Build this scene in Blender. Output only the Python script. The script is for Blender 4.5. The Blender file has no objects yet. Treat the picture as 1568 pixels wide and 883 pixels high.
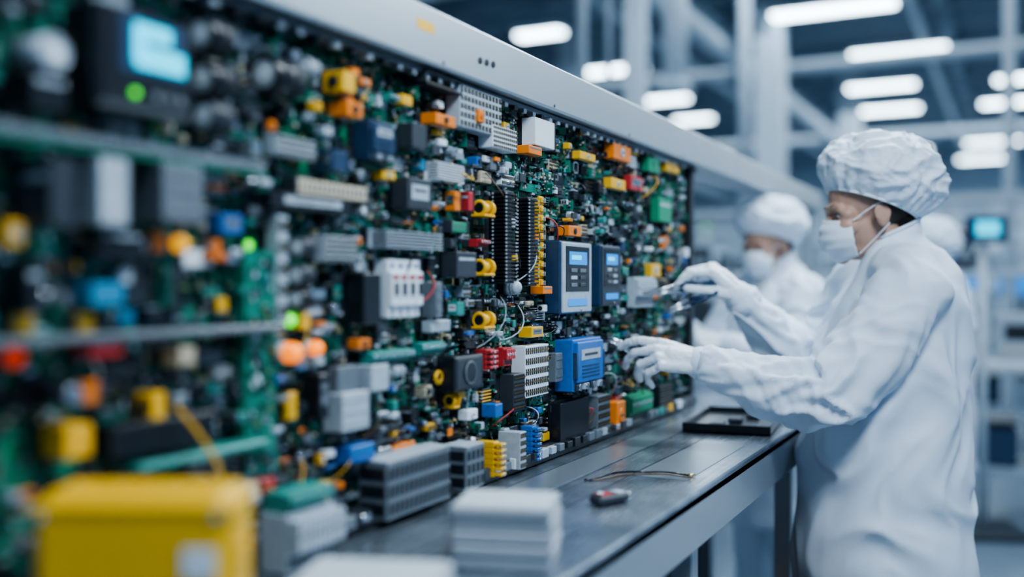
import bpy, math, random
from mathutils import Vector, Matrix, noise
R=random.Random(11)
CAMX,CAMZ,F=0.85,1.35,1524.0
TH=math.radians(26.75); C_,S_=math.cos(TH),math.sin(TH)

# ---------------------------------------------------------------- materials
MATS={}
def mat(name,col,rough=.5,metal=0.,emit=None,es=0.,var=.0,bump=0.,bscale=60.,coat=0.,sss=0.):
    m=bpy.data.materials.new(name); m.use_nodes=True
    nt=m.node_tree; b=nt.nodes['Principled BSDF']
    b.inputs['Base Color'].default_value=(*col,1); b.inputs['Roughness'].default_value=rough
    b.inputs['Metallic'].default_value=metal
    if coat: b.inputs['Coat Weight'].default_value=coat
    if sss:
        b.inputs['Subsurface Weight'].default_value=sss; b.inputs['Subsurface Radius'].default_value=(.02,.01,.008)
    if emit:
        b.inputs['Emission Color'].default_value=(*emit,1); b.inputs['Emission Strength'].default_value=es
    if var or bump:
        tc=nt.nodes.new('ShaderNodeTexCoord'); n=nt.nodes.new('ShaderNodeTexNoise')
        n.inputs['Scale'].default_value=bscale; n.inputs['Detail'].default_value=5
        nt.links.new(tc.outputs['Object'],n.inputs['Vector'])
        if var:
            mx=nt.nodes.new('ShaderNodeMix'); mx.data_type='RGBA'
            mx.inputs['A'].default_value=(*[c*(1-var) for c in col],1); mx.inputs['B'].default_value=(*[min(1,c*(1+var)) for c in col],1)
            nt.links.new(n.outputs['Fac'],mx.inputs['Factor']); nt.links.new(mx.outputs['Result'],b.inputs['Base Color'])
        if bump:
            bp=nt.nodes.new('ShaderNodeBump'); bp.inputs['Strength'].default_value=bump; bp.inputs['Distance'].default_value=.004
            nt.links.new(n.outputs['Fac'],bp.inputs['Height']); nt.links.new(bp.outputs['Normal'],b.inputs['Normal'])
    MATS[name]=m; return m
P=dict(var=.25,bscale=90)
mat('blk',(.012,.016,.022),.28,**P); mat('dgr',(.035,.045,.058),.38,**P); mat('mgr',(.13,.16,.19),.4,**P)
mat('lgr',(.37,.44,.51),.4,**P); mat('wht',(.66,.74,.81),.4,var=.06,bscale=90); mat('bei',(.48,.43,.33),.45,**P)
mat('yel',(.74,.42,.025),.35,var=.12,bscale=80); mat('org',(.74,.21,.02),.35,var=.12,bscale=80); mat('red',(.42,.035,.04),.35,**P)
mat('blu',(.015,.13,.42),.35,**P); mat('lbl',(.03,.22,.38),.35,**P); mat('nav',(.02,.05,.105),.3,**P)
mat('grn',(.02,.25,.13),.4,**P); mat('tea',(.025,.25,.22),.4,**P); mat('pcb',(.012,.19,.135),.3,var=.4,bscale=60); mat('pcd',(.008,.11,.085),.3,**P)
mat('slv',(.66,.71,.77),.25,1.); mat('gld',(.78,.58,.30),.3,1.); mat('brn',(.10,.055,.03),.4)
mat('e_org',(1,.3,.02),.4,0,(1,.20,.0),1.3); mat('e_grn',(.2,1,.1),.4,0,(.10,1,.02),1.2); mat('e_red',(.8,.05,.03),.4,0,(1,.08,.01),.35)
mat('e_yel',(1,.6,.05),.4,0,(1,.42,.0),.8); mat('e_cya',(.0,.35,.45),.4,0,(.0,.66,.95),1.5); mat('e_blu',(.02,.15,.4),.4,0,(.01,.25,.75),.9)
mat('frame_metal',(.44,.50,.55),.32,.6,var=.06,bscale=8); mat('frame_dark',(.025,.03,.036),.4,.3)
mat('coat',(.69,.79,.91),.72,bump=.10,bscale=200); mat('glove',(.72,.79,.86),.45,bump=.2,bscale=120)
mat('cap',(.65,.75,.86),.65,bump=.7,bscale=90); mat('mask',(.69,.79,.88),.7,bump=.1,bscale=80)
mat('skin',(.47,.29,.22),.5,sss=.1); mat('hair',(.03,.018,.012),.5); mat('shoe',(.6,.63,.66),.5); mat('trouser',(.6,.68,.76),.8)
mat('eye_w',(.45,.45,.45),.2); mat('eye_d',(.02,.015,.01),.15)
mat('boxyel',(.76,.44,.016),.4,var=.08,bscale=12); mat('paper',(.33,.38,.44),.7,var=.05,bscale=20); mat('paper_w',(.44,.50,.56),.7)
mat('hall_col',(.46,.55,.63),.5); mat('hall_beam',(.21,.29,.36),.5); mat('ceil',(.12,.18,.24),.7,var=.3,bscale=.8)
mat('wallm',(.50,.61,.70),.7,var=.12,bscale=.6); mat('lamp',(1,1,1),.5,0,(.72,.90,1),12)
mat('benchtop',(.57,.66,.74),.4); mat('machine',(.32,.42,.51),.45,var=.3,bscale=3)

def node_mat(name):
    m=bpy.data.materials.new(name); m.use_nodes=True; MATS[name]=m
    nt=m.node_tree; return nt,nt.nodes['Principled BSDF'],nt.nodes.new,nt.links.new
nt,b,N,L=node_mat('board')
tc=N('ShaderNodeTexCoord'); v=N('ShaderNodeTexVoronoi'); v.inputs['Scale'].default_value=70; v.distance='MANHATTAN'
v2=N('ShaderNodeTexVoronoi'); v2.inputs['Scale'].default_value=160; v2.inputs['Randomness'].default_value=.35
n=N('ShaderNodeTexNoise'); n.inputs['Scale'].default_value=5
r1=N('ShaderNodeValToRGB'); r1.color_ramp.elements[0].color=(.008,.12,.085,1); r1.color_ramp.elements[1].color=(.014,.28,.19,1); r1.color_ramp.elements[0].position=.4;r1.color_ramp.elements[1].position=.65
r2=N('ShaderNodeValToRGB'); r2.color_ramp.interpolation='CONSTANT'; r2.color_ramp.elements[0].color=(1,1,1,1); r2.color_ramp.elements[1].color=(0,0,0,1); r2.color_ramp.elements[1].position=.22
mx=N('ShaderNodeMix'); mx.data_type='RGBA'; mx.inputs['B'].default_value=(.5,.47,.34,1)
m3=N('ShaderNodeMix'); m3.data_type='RGBA'; m3.blend_type='MULTIPLY'; m3.inputs['Factor'].default_value=.45
for t in (v,v2,n): L(tc.outputs['Object'],t.inputs['Vector'])
L(n.outputs['Fac'],r1.inputs['Fac']); L(v2.outputs['Distance'],r2.inputs['Fac']); L(r1.outputs['Color'],m3.inputs['A']); L(v.outputs['Color'],m3.inputs['B'])
L(m3.outputs['Result'],mx.inputs['A']); L(r2.outputs['Color'],mx.inputs['Factor']); L(mx.outputs['Result'],b.inputs['Base Color']); b.inputs['Roughness'].default_value=.35
nt,b,N,L=node_mat('steel')
tc=N('ShaderNodeTexCoord'); mp=N('ShaderNodeMapping'); mp.inputs['Scale'].default_value=(90,3,90); n=N('ShaderNodeTexNoise'); n.inputs['Scale'].default_value=3;n.inputs['Detail'].default_value=6
n2=N('ShaderNodeTexNoise'); n2.inputs['Scale'].default_value=9; n2.inputs['Detail'].default_value=8
r=N('ShaderNodeMapRange'); r.inputs['To Min'].default_value=.14; r.inputs['To Max'].default_value=.36
cr=N('ShaderNodeValToRGB'); cr.color_ramp.elements[0].color=(.18,.23,.28,1); cr.color_ramp.elements[1].color=(.42,.49,.56,1); cr.color_ramp.elements[0].position=.3; cr.color_ramp.elements[1].position=.7
L(tc.outputs['Object'],mp.inputs['Vector']); L(mp.outputs['Vector'],n.inputs['Vector']); L(tc.outputs['Object'],n2.inputs['Vector']); L(n2.outputs['Fac'],cr.inputs['Fac'])
L(n.outputs['Fac'],r.inputs['Value']); L(r.outputs['Result'],b.inputs['Roughness']); L(cr.outputs['Color'],b.inputs['Base Color']); b.inputs['Metallic'].default_value=.8
nt,b,N,L=node_mat('perf')
tc=N('ShaderNodeTexCoord'); v=N('ShaderNodeTexVoronoi'); v.inputs['Scale'].default_value=95; v.inputs['Randomness'].default_value=0
r2=N('ShaderNodeValToRGB'); r2.color_ramp.interpolation='CONSTANT'; r2.color_ramp.elements[0].color=(.03,.035,.04,1); r2.color_ramp.elements[1].color=(.33,.39,.44,1); r2.color_ramp.elements[1].position=.28
L(tc.outputs['Object'],v.inputs['Vector']); L(v.outputs['Distance'],r2.inputs['Fac']); L(r2.outputs['Color'],b.inputs['Base Color']); b.inputs['Metallic'].default_value=.8; b.inputs['Roughness'].default_value=.3
nt,b,N,L=node_mat('floorm')
tc=N('ShaderNodeTexCoord'); n=N('ShaderNodeTexNoise'); n.inputs['Scale'].default_value=1.5; n.inputs['Detail'].default_value=5
cr=N('ShaderNodeValToRGB'); cr.color_ramp.elements[0].color=(.15,.21,.27,1); cr.color_ramp.elements[1].color=(.23,.30,.37,1)
L(tc.outputs['Object'],n.inputs['Vector']); L(n.outputs['Fac'],cr.inputs['Fac']); L(cr.outputs['Color'],b.inputs['Base Color']); b.inputs['Roughness'].default_value=.25

# ---------------------------------------------------------------- mesh builder
CORN=[(x,y,z) for x in(-1,1) for y in(-1,1) for z in(-1,1)]
def _topo():
    def vid(s,k): return CORN.index(tuple(s))*3+k
    vs=[]
    for s in CORN:
        for k in range(3): vs.append(Vector([s[i]*(1 if i==k else .8) for i in range(3)]))
    fs=[]
    for k in range(3):
        i,j=[q for q in range(3) if q!=k]
        for sk in(-1,1):
            f=[]
            for a,b_ in((-1,-1),(1,-1),(1,1),(-1,1)):
                s=[0,0,0]; s[k]=sk; s[i]=a; s[j]=b_; f.append(vid(s,k))
            fs.append(f)
        for a in(-1,1):
            for b_ in(-1,1):
                s=[0,0,0]; s[i]=a; s[j]=b_
                s1=list(s); s1[k]=-1; s2=list(s); s2[k]=1
                fs.append([vid(s1,i),vid(s1,j),vid(s2,j),vid(s2,i)])
    for s in CORN: fs.append([vid(s,0),vid(s,1),vid(s,2)])
    out=[]
    for f in fs:
        p=[vs[q] for q in f]; nn=(p[1]-p[0]).cross(p[2]-p[1]); c=sum(p,Vector())/len(p)
        out.append(f if nn.dot(c)>0 else f[::-1])
    return out
BEVF=_topo()
BOXF=[(0,1,3,2),(4,6,7,5),(0,4,5,1),(2,3,7,6),(0,2,6,4),(1,5,7,3)]
CIR={}
def circ(n):
    if n not in CIR: CIR[n]=[(math.cos(2*math.pi*i/n),math.sin(2*math.pi*i/n)) for i in range(n)]
    return CIR[n]
class MB:
    def __init__(s): s.v=[];s.f=[];s.m=[];s.s=[];s.mi={};s.id()
    def id(s): s.fr((0,0,0),(1,0,0),(0,1,0),(0,0,1))
    def fr(s,o,A,B,N): s.X=(*o,*A,*B,*N)
    def T(s,a,b,n):
        X=s.X
        return (X[0]+X[3]*a+X[6]*b+X[9]*n,X[1]+X[4]*a+X[7]*b+X[10]*n,X[2]+X[5]*a+X[8]*b+X[11]*n)
    def mat(s,m):
        if m not in s.mi: s.mi[m]=len(s.mi)
        return s.mi[m]
    def box(s,a,b,n,w,h,d,m,bev=0):
        k=len(s.v); mi=s.mat(m); w/=2;h/=2;d/=2; T=s.T; V=s.v.append
        if bev<=0:
            for c in CORN: V(T(a+c[0]*w,b+c[1]*h,n+c[2]*d))
            s.f.extend([[k+q for q in f] for f in BOXF]); s.m.extend([mi]*6); s.s.extend([False]*6)
        else:
            bev=min(bev,w*.6,h*.6,d*.6); w2,h2,d2=w-bev,h-bev,d-bev
            for x,y,z in CORN:
                V(T(a+x*w,b+y*h2,n+z*d2)); V(T(a+x*w2,b+y*h,n+z*d2)); V(T(a+x*w2,b+y*h2,n+z*d))
            s.f.extend([[k+q for q in f] for f in BEVF]); s.m.extend([mi]*26); s.s.extend([False]*26)
    def cyl(s,p0,p1,r0,r1,m,seg=12,caps=True):
        p0,p1=Vector(p0),Vector(p1); ax=(p1-p0)
        if ax.length<1e-7: return
        ax.normalize(); u=ax.orthogonal().normalized(); w=ax.cross(u); k=len(s.v); mi=s.mat(m)
        ux,uy,uz=u; wx,wy,wz=w; cc=circ(seg)
        for (px,py,pz),r in ((p0,r0),(p1,r1)):
            for c,sn in cc:
                c*=r; sn*=r; s.v.append(s.T(px+ux*c+wx*sn,py+uy*c+wy*sn,pz+uz*c+wz*sn))
        s.f.extend([[k+i,k+(i+1)%seg,k+seg+(i+1)%seg,k+seg+i] for i in range(seg)]); s.m.extend([mi]*seg); s.s.extend([True]*seg)
        if caps:
            s.f.append([k+i for i in range(seg)][::-1]); s.m.append(mi); s.s.append(False)
            s.f.append([k+seg+i for i in range(seg)]); s.m.append(mi); s.s.append(False)
    def ell(s,c,r,m,seg=16,rings=10):
        if not hasattr(r,'__len__'): r=(r,r,r)
        k=len(s.v); mi=s.mat(m); cx,cy,cz=c; n0=len(s.f)
        s.v.append(s.T(cx,cy,cz-r[2]))
        for i in range(1,rings):
            ph=-math.pi/2+math.pi*i/rings; cp=math.cos(ph); sp=math.sin(ph)
            for (a,b_) in circ(seg): s.v.append(s.T(cx+r[0]*cp*a,cy+r[1]*cp*b_,cz+r[2]*sp))
        s.v.append(s.T(cx,cy,cz+r[2])); top=len(s.v)-1
        base=k+1+(rings-2)*seg
        for j in range(seg):
            j2=(j+1)%seg; s.f.append([k,k+1+j2,k+1+j]); s.f.append([base+j,base+j2,top])
            for i in range(rings-2):
                a=k+1+i*seg; s.f.append([a+j,a+j2,a+seg+j2,a+seg+j])
        q=len(s.f)-n0; s.m.extend([mi]*q); s.s.extend([True]*q)
    def cap(s,p0,p1,r0,r1,m,seg=16):
        s.cyl(p0,p1,r0,r1,m,seg); s.ell(p0,r0,m,seg,10); s.ell(p1,r1,m,seg,10)
    def tor(s,c,R_,r,m,ax='n',seg=16,sg=6):
        k=len(s.v); mi=s.mat(m); ca=circ(seg); cb=circ(sg)
        for (a,b_) in ca:
            for (p,q) in cb:
                rr=R_+r*p; x,y,z=rr*a,rr*b_,r*q
                if ax=='b': x,y,z=y,z,x
                elif ax=='a': x,y,z=z,x,y
                s.v.append(s.T(c[0]+x,c[1]+y,c[2]+z))
        for i in range(seg):
            a=(i+1)%seg
            for j in range(sg):
                b_=(j+1)%sg; s.f.append([k+i*sg+j,k+a*sg+j,k+a*sg+b_,k+i*sg+b_])
        q=seg*sg; s.m.extend([mi]*q); s.s.extend([True]*q)
    def tube(s,pts,r,m,seg=8):
        for i in range(len(pts)-1): s.cyl(pts[i],pts[i+1],r,r,m,seg,False)
        for p in pts: s.ell(p,r*1.01,m,seg,4)
    def loft(s,rings,m,seg=32):
        k=len(s.v); mi=s.mat(m)
        for (cx,cy,z,rx,ry,tl) in rings:
            for (c,sn) in circ(seg):
                x,y=rx*c,ry*sn; s.v.append(s.T(cx+x,cy+y,z+tl*x))
        for q in range(len(rings)-1):
            for i in range(seg):
                j=(i+1)%seg; a=k+q*seg; s.f.append([a+i,a+j,a+seg+j,a+seg+i]); s.m.append(mi); s.s.append(True)
        s.f.append([k+i for i in range(seg)][::-1]); s.m.append(mi); s.s.append(False)
        a=k+(len(rings)-1)*seg; s.f.append([a+i for i in range(seg)]); s.m.append(mi); s.s.append(False)
    def build(s,name,parent=None,loc=None,rotz=0):
        me=bpy.data.meshes.new(name); me.from_pydata(s.v,[],s.f)
        for m in s.mi: me.materials.append(MATS[m])
        me.polygons.foreach_set('material_index',s.m); me.polygons.foreach_set('use_smooth',s.s); me.update()
        ob=bpy.data.objects.new(name,me); bpy.context.scene.collection.objects.link(ob)
        if parent: ob.parent=parent
        if loc: ob.location=loc
        ob.rotation_euler[2]=rotz
        return ob
def empty(name,loc=(0,0,0),rotz=0):
    e=bpy.data.objects.new(name,None); bpy.context.scene.collection.objects.link(e); e.location=loc; e.rotation_euler[2]=rotz; e.empty_display_size=.1; return e
def remesh(ob,vox,it=6):
    m=ob.modifiers.new('r','REMESH'); m.mode='VOXEL'; m.voxel_size=vox
    if it: q=ob.modifiers.new('s','SMOOTH'); q.factor=.5; q.iterations=it
    dg=bpy.context.evaluated_depsgraph_get()
    me=bpy.data.meshes.new_from_object(ob.evaluated_get(dg)); ob.modifiers.clear()
    mats=[x for x in ob.data.materials]; ob.data=me
    if len(me.materials)==0:
        for x in mats: me.materials.append(x)
    me.polygons.foreach_set('use_smooth',[True]*len(me.polygons)); me.update(); return ob
def displace(ob,fn):
    me=ob.data; n=len(me.vertices)
    P_=[v.co.copy() for v in me.vertices]; Nn=[v.normal.copy() for v in me.vertices]
    out=[]
    for p,nn in zip(P_,Nn):
        d=fn(p); out.extend((p.x+nn.x*d,p.y+nn.y*d,p.z+nn.z*d))
    me.vertices.foreach_set('co',out); me.update()

# ---------------------------------------------------------------- people (built first)
CACHE={}
def cached(key,name,parent,fn):
    if key in CACHE:
        ob=bpy.data.objects.new(name,CACHE[key]); bpy.context.scene.collection.objects.link(ob); ob.parent=parent; return ob
    ob=fn(); CACHE[key]=ob.data; return ob
def nz(x,y,z): return noise.noise(Vector((x,y,z)))
def rid(n,pw):  # rounded ridge
    return (1-min(1.,math.sqrt(n*n+.006)))**pw
def hand(name,par,wr,Fd,Nd,curl,side=None,thumb=(.8,.45,-.35),sc=1.,key=None):
    Fv=Vector(Fd).normalized(); Nv=Vector(Nd); Nv=(Nv-Fv*Nv.dot(Fv)).normalized(); Sv=Fv.cross(Nv) 
    if side and Sv.dot(Vector(side))<0: Sv=-Sv
    W=Vector(wr); B=MB(); B.id()
    def Pt(f,s_,n_): return W+(Fv*f+Sv*s_+Nv*n_)*sc
    mcp=[(.090,.031),(.095,.010),(.090,-.012),(.080,-.032)]
    seg=[(.046,.029,.024),(.050,.032,.025),(.046,.030,.024),(.037,.024,.021)]
    tips=[]
    B.cap(Pt(-.05,0,0),Pt(.01,0,0),.031*sc,.028*sc,'glove')
    B.cap(Pt(.01,0,0),Pt(.06,0,-.002),.027*sc,.025*sc,'glove')
    for i,(f,s_) in enumerate(mcp):
        B.cap(Pt(.012,s_*.5,0),Pt(f,s_,0),.0175*sc,.0125*sc,'glove')
        ang=0; p=Pt(f,s_,0); r=.0108 if i<3 else .0094
        spread=Sv*(s_*4.2)
        for j in range(3):
            ang+=math.radians(curl[i][j]); dr=(Fv*math.cos(ang)-Nv*math.sin(ang)+spread*(1 if j==0 else .3)).normalized()
            q=p+dr*seg[i][j]*sc; B.cap(p,q,r*sc,(r-.001)*sc,'glove',12); p=q; r-=.0009
        tips.append(p)
    t0=Pt(.022,.022,-.010); td=(Fv*thumb[0]+Sv*thumb[1]+Nv*thumb[2]).normalized(); t1=t0+td*.046*sc
    td2=(tips[0]-t1); td2=(td2.normalized()*.5+td*.5).normalized(); t2=t1+td2*.034*sc; td3=(td2*.6+(tips[0]-t2).normalized()*.4).normalized(); t3=t2+td3*.026*sc
    B.cap(t0,t1,.0185*sc,.0125*sc,'glove',12); B.cap(t1,t2,.012*sc,.0108*sc,'glove',12); B.cap(t2,t3,.0105*sc,.009*sc,'glove',12)
    def mk():
        ob=B.build(name,par); remesh(ob,.0024,3)
        displace(ob,lambda c:.0018*rid(nz(c.x*60,c.y*60,c.z*60),4)-.0005)
        return ob
    cached(key,name,par,mk)
    return tips[0],t3,Fv
def onseg(p,a,b):
    ab=b-a; t=max(0,min(1,(p-a).dot(ab)/ab.length_squared)); q=a+ab*t; return (p-q).length,t*ab.length,(p-q)
def worker(loc,rotz,arms,hands,seed,sc=1.,headyaw=0,headpitch=10,pose='a'):
    root=empty('cleanroom_worker',loc,rotz); root.scale=(sc,sc,sc)
    AR=[[Vector(q) for q in a] for a in arms]; ox=seed*7.3
    def mkcoat():
        B=MB(); B.id()
        rings=[(.0,0,.50,.190,.25,0),(.002,0,.672,.186,.235,0),(.002,0,.858,.182,.215,0),(.010,0,1.04,.178,.20,0),(.026,0,1.19,.166,.205,0),(.036,0,1.296,.142,.20,0),(.040,0,1.362,.110,.165,.12),(.034,0,1.402,.086,.11,.25),(.024,0,1.432,.069,.075,.42),(.020,0,1.472,.067,.069,.45)]
        B.loft(rings,'coat',48)
        for s,e,w in AR:
            inn=Vector((.03,s.y*.45,1.36))
            B.cap(inn,s,.075,.080,'coat',24); m=(s+e)/2+Vector((.0,0,-.018)); B.cap(s,m,.080,.082,'coat',24); B.cap(m,e,.082,.072,'coat',24)
            m2=(e+w)/2+Vector((0,0,-.013)); B.cap(e,m2,.072,.064,'coat',24); B.cap(m2,w,.062,.042,'coat',24)
        coat=B.build('coat',root); remesh(coat,.0068,8)
        def fn(p):
            best=None
            for ai,(s,e,w) in enumerate(AR):
                d1,t1,q1=onseg(p,s,e); d2,t2,q2=onseg(p,e,w)
                L1=(e-s).length
                c=(d1,t1,q1,L1) if d1<d2 else (d2,L1+t2,q2,L1)
                if best is None or c[0]<best[0]: best=c+(ai,)
            d,t,q,L1,ai=best
            wa=max(0.,min(1.,(.150-d)/.07)); wa=wa*wa*(3-2*wa)
            wa*=max(0.,min(1.,(t+.02)/.12))
            qn=q.normalized() if q.length>1e-6 else q
            wv=nz(p.x*5+ox,p.y*5,p.z*5)
            a1=nz(t*13+wv*1.8+qn.z*1.5+ox+ai*9,qn.x*.9+qn.z*.8,qn.y*1.0); a2=nz(t*27-qn.z*2.2+wv*2+ox,qn.x*1.4,qn.y*1.4+qn.z)
            gat=.6+.7*math.exp(-((t-L1)/.10)**2)+.3*math.exp(-(t/.08)**2)
            fa=gat*(.024*(rid(a1,2.4)-.5)+.009*(rid(a2,3)-.4))
            b1=nz(p.x*5.5+p.z*1.4+wv*1.0+ox,p.y*5.5,p.z*1.9-p.x*1.2); b2=nz(p.x*11-p.z*3+ox+wv*1.5,p.y*10,p.z*3.4+wv*1.5)
            b3=nz(p.x*3+ox+5,p.y*3,(p.z+p.x*.55)*9+wv*1.5)
            k3=math.exp(-((p.z-1.12)/.20)**2)
            fb=.030*(rid(b1,2)-.5)+.011*(rid(b2,2.6)-.4)+.014*k3*(rid(b3,3.2)-.35)
            if p.z>1.42: fb*=max(.1,1-(p.z-1.42)/.04)
            return wa*fa+(1-wa)*fb
        displace(coat,fn); return coat
    cached('coat'+pose,'coat',root,mkcoat)
    B=MB(); B.id()
    for s,e,w in AR:
        d=(w-e).normalized()
        B.cyl(w-d*.015,w+d*.024,.0425,.0365,'coat',24); B.ell(w+d*.024,.0365,'coat',16,8)
    B.build('cuffs',root)
    B=MB(); B.id(); pts=[]
    for (c,s_) in circ(28): pts.append(Vector((.020+.067*c,.069*s_,1.472+.45*.067*c)))
    B.tube(pts+[pts[0]],.0045,'coat',8); B.build('collar_edge',root)
    def mktr():
        B=MB(); B.id()
        for s in(-1,1):
            B.cap((0,s*.09,.62),(0,s*.10,.30),.088,.070,'trouser'); B.cap((0,s*.10,.30),(.005,s*.10,.09),.070,.062,'trouser')
        B.loft([(0,0,.6,.13,.18,0),(0,0,.75,.13,.18,0)],'trouser')
        tr=B.build('trousers',root); remesh(tr,.012,5)
        displace(tr,lambda p:.012*(rid(nz(p.x*6+p.z,p.y*6,p.z*9),2.5)-.4)); return tr
    cached('tr','trousers',root,mktr)
    B=MB(); B.id()
    for s in(-1,1):
        B.ell((-.05,s*.10,.045),(.13,.048,.042),'shoe'); B.ell((.03,s*.10,.06),(.055,.045,.055),'shoe'); B.box(-.045,s*.10,.008,.25,.085,.016,'dgr',.006)
    B.build('shoes',root)
    hp=empty('head',(-.033,-.01,1.517)); hp.parent=root
    hp.rotation_euler=(0,math.radians(headpitch),math.pi+headyaw)
    def mkface():
        B=MB(); B.id(); K='skin'
        B.ell((-.012,0,.030),(.095,.074,.083),K,24,16); B.ell((.028,0,-.030),(.058,.058,.075),K,24,16); B.ell((.036,0,-.074),(.045,.044,.034),K)
        B.ell((.074,0,-.094),.018,K); B.cap((.086,0,.0),(.106,0,-.034),.007,.011,K); B.ell((.094,.010,-.038),.009,K); B.ell((.094,-.010,-.038),.009,K)
        B.ell((.076,0,.020),(.016,.050,.010),K); B.ell((.086,0,-.062),(.010,.022,.006),K); B.ell((.085,0,-.072),(.010,.019,.006),K)
        for s in(-1,1):
            B.ell((.058,s*.040,-.028),(.030,.022,.022),K); B.ell((-.004,s*.076,-.012),(.018,.008,.031),K); B.tor((-.004,s*.080,-.010),.016,.004,K,'b',16,6)
            B.ell((.072,s*.033,.010),(.013,.019,.0085),K); B.ell((.070,s*.033,-.010),(.013,.019,.008),K); B.ell((.060,s*.045,0),(.018,.016,.016),K)
        B.cap((-.02,0,-.055),(-.048,0,-.15),.054,.056,K)
        ho=B.build('face_and_neck',hp); return remesh(ho,.0032,3)
    cached('face','face_and_neck',hp,mkface)
    B=MB(); B.id()
    for s in(-1,1):
        B.ell((.0725,s*.032,.000),(.0115,.0115,.0070),'eye_w',14,10); B.ell((.0800,s*.031,-.0005),(.0045,.0055,.0050),'eye_d',10,8)
        B.tube([Vector((.0845-.0038*abs(q),s*(.032+q*.0062),.0045-.0010*q*q)) for q in(-2,-1,0,1,2)],.0011,'hair',6)
        B.tube([Vector((.0885-.0050*abs(q+1),s*(.030+q*.0075),.025-.0012*q*q)) for q in(-2,-1,0,1,2)],.0020,'hair',6)
    B.build('eyes',hp)
    B=MB(); B.id(); B.ell((-.030,0,.028),(.091,.0775,.088),'hair',24,16); B.ell((-.066,0,-.035),(.042,.052,.045),'hair',16,12)
    B.build('hair',hp)
    B=MB(); B.id(); seg,rg=40,22; k0=len(B.v)
    for i in range(rg+1):
        u=-1+2*i/rg
        for j in range(seg+1):
            t=-1+2*j/seg; an=t*1.22; zz=-.056+u*.053
            hw=.067-.012*u*u-(.010 if u<0 else 0)*abs(u); fr=.119-.020*(u-.1)**2-(.012 if u<-.3 else 0)*(-u-.3)
            pl=.0018*math.sin(u*13)
            x=.035+(fr-.035+pl)*math.cos(an)*(1-.02*abs(t)) ; y=hw*math.sin(an)*1.06
            B.v.append((x,y,zz-.012*abs(t)*u))
    for i in range(rg):
        for j in range(seg):
            a=k0+i*(seg+1)+j; B.f.append([a,a+1,a+seg+2,a+seg+1]); B.m.append(B.mat('mask')); B.s.append(True)
    mo=B.build('face_mask',hp); sm=mo.modifiers.new('s','SOLIDIFY'); sm.thickness=.002
    B=MB(); B.id()
    for s in(-1,1):
        B.tube([Vector((.058,s*.064,-.016)),Vector((.03,s*.074,.0)),Vector((-.012,s*.082,.018))],.0014,'mask',6)
        B.tube([Vector((.055,s*.060,-.092)),Vector((.02,s*.070,-.065)),Vector((-.016,s*.080,-.035))],.0014,'mask',6)
    B.build('mask_straps',hp)
    tau=math.radians(30); e1=Vector((math.cos(tau),0,math.sin(tau))); e3=Vector((-math.sin(tau),0,math.cos(tau))); c0=Vector((-.012,0,.012)); ey=Vector((0,1,0))
    def mkcap():
        B=MB(); B.id(); seg,rg=150,70
        k0=len(B.v); ps0=math.radians(-44)
        for i in range(rg+1):
            s_=i/rg; ps=ps0+(math.pi/2-ps0)*s_; cps=max(0.,math.cos(ps))
            bul=cps**.8 if ps>0 else cps; Rr=1.43*bul; Hh=.166*(math.sin(ps)-math.sin(ps0))/(1-math.sin(ps0))
            for j in range(seg):
                t=2*math.pi*j/seg; g=math.exp(-s_*6)
                q=Rr*(1+g*.045*math.sin(26*t+2*math.sin(3*t))+(1-g)*.02*math.sin(7*t+5*s_))
                p=c0+e1*(.098*q*math.cos(t)-.012*s_)+ey*(.090*q*math.sin(t))+e3*Hh
                d=(p-c0-e3*.06).normalized(); am=.3+.7*min(1,s_*4)
                wv=nz(p.x*14+ox,p.y*14,p.z*14)
                f1=(1-abs(nz(p.x*17+wv+ox,p.y*17,p.z*24)))**3; f2=(1-abs(nz(p.x*42+wv*2,p.y*42+ox,p.z*42)))**3; f3=nz(p.x*9,p.y*9+ox,p.z*9)
                p+=d*am*(.012*f1+.0055*f2+.010*f3-.008)
                B.v.append(tuple(p))
        mi=B.mat('cap')
        for i in range(rg):
            for j in range(seg):
                j2=(j+1)%seg; a=k0+i*seg; B.f.append([a+j,a+j2,a+seg+j2,a+seg+j]); B.m.append(mi); B.s.append(True)
        return B.build('bouffant_cap',hp)
    cached('cap','bouffant_cap',hp,mkcap)
    B=MB(); B.id(); pts=[c0+e1*(.100*c*1.03)+ey*(.0915*s_*1.03) for (c,s_) in circ(40)]
    B.tube(pts+[pts[0]],.0032,'mask',6); B.build('cap_elastic',hp)
    res=[]
    for i,(wr,Fd,Nd,curl,side,th) in enumerate(hands):
        res.append(hand('gloved_hand_%d'%(i+1),root,wr,Fd,Nd,curl,side=side,thumb=th,key='h%s%d'%(pose,i)))
    return root,res
CU1=[(14,26,18),(30,38,24),(42,48,28),(48,52,30)]
CU2=[(45,34,20),(54,44,28),(60,50,30),(64,52,30)]
W0=(CAMX+.85*C_-2.3*S_,.85*S_+2.3*C_,0)
arms1=[((.0,-.17,1.325),(-.19,-.205,1.112),(-.415,-.125,1.170)),((.02,.17,1.33),(-.10,.21,1.14),(-.285,.125,1.305))]
hn=[((-.440,-.115,1.178),(-1,.04,.20),(.1,-.72,.66),CU1,(0,.6,.8),(.85,.25,-.50)),
    ((-.303,.117,1.325),(-.70,-.10,.66),(.6,-.35,.72),CU2,(0,-1,.2),(.8,.4,-.45))]
w1,res=worker(W0,TH,arms1,hn,1.)
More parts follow.
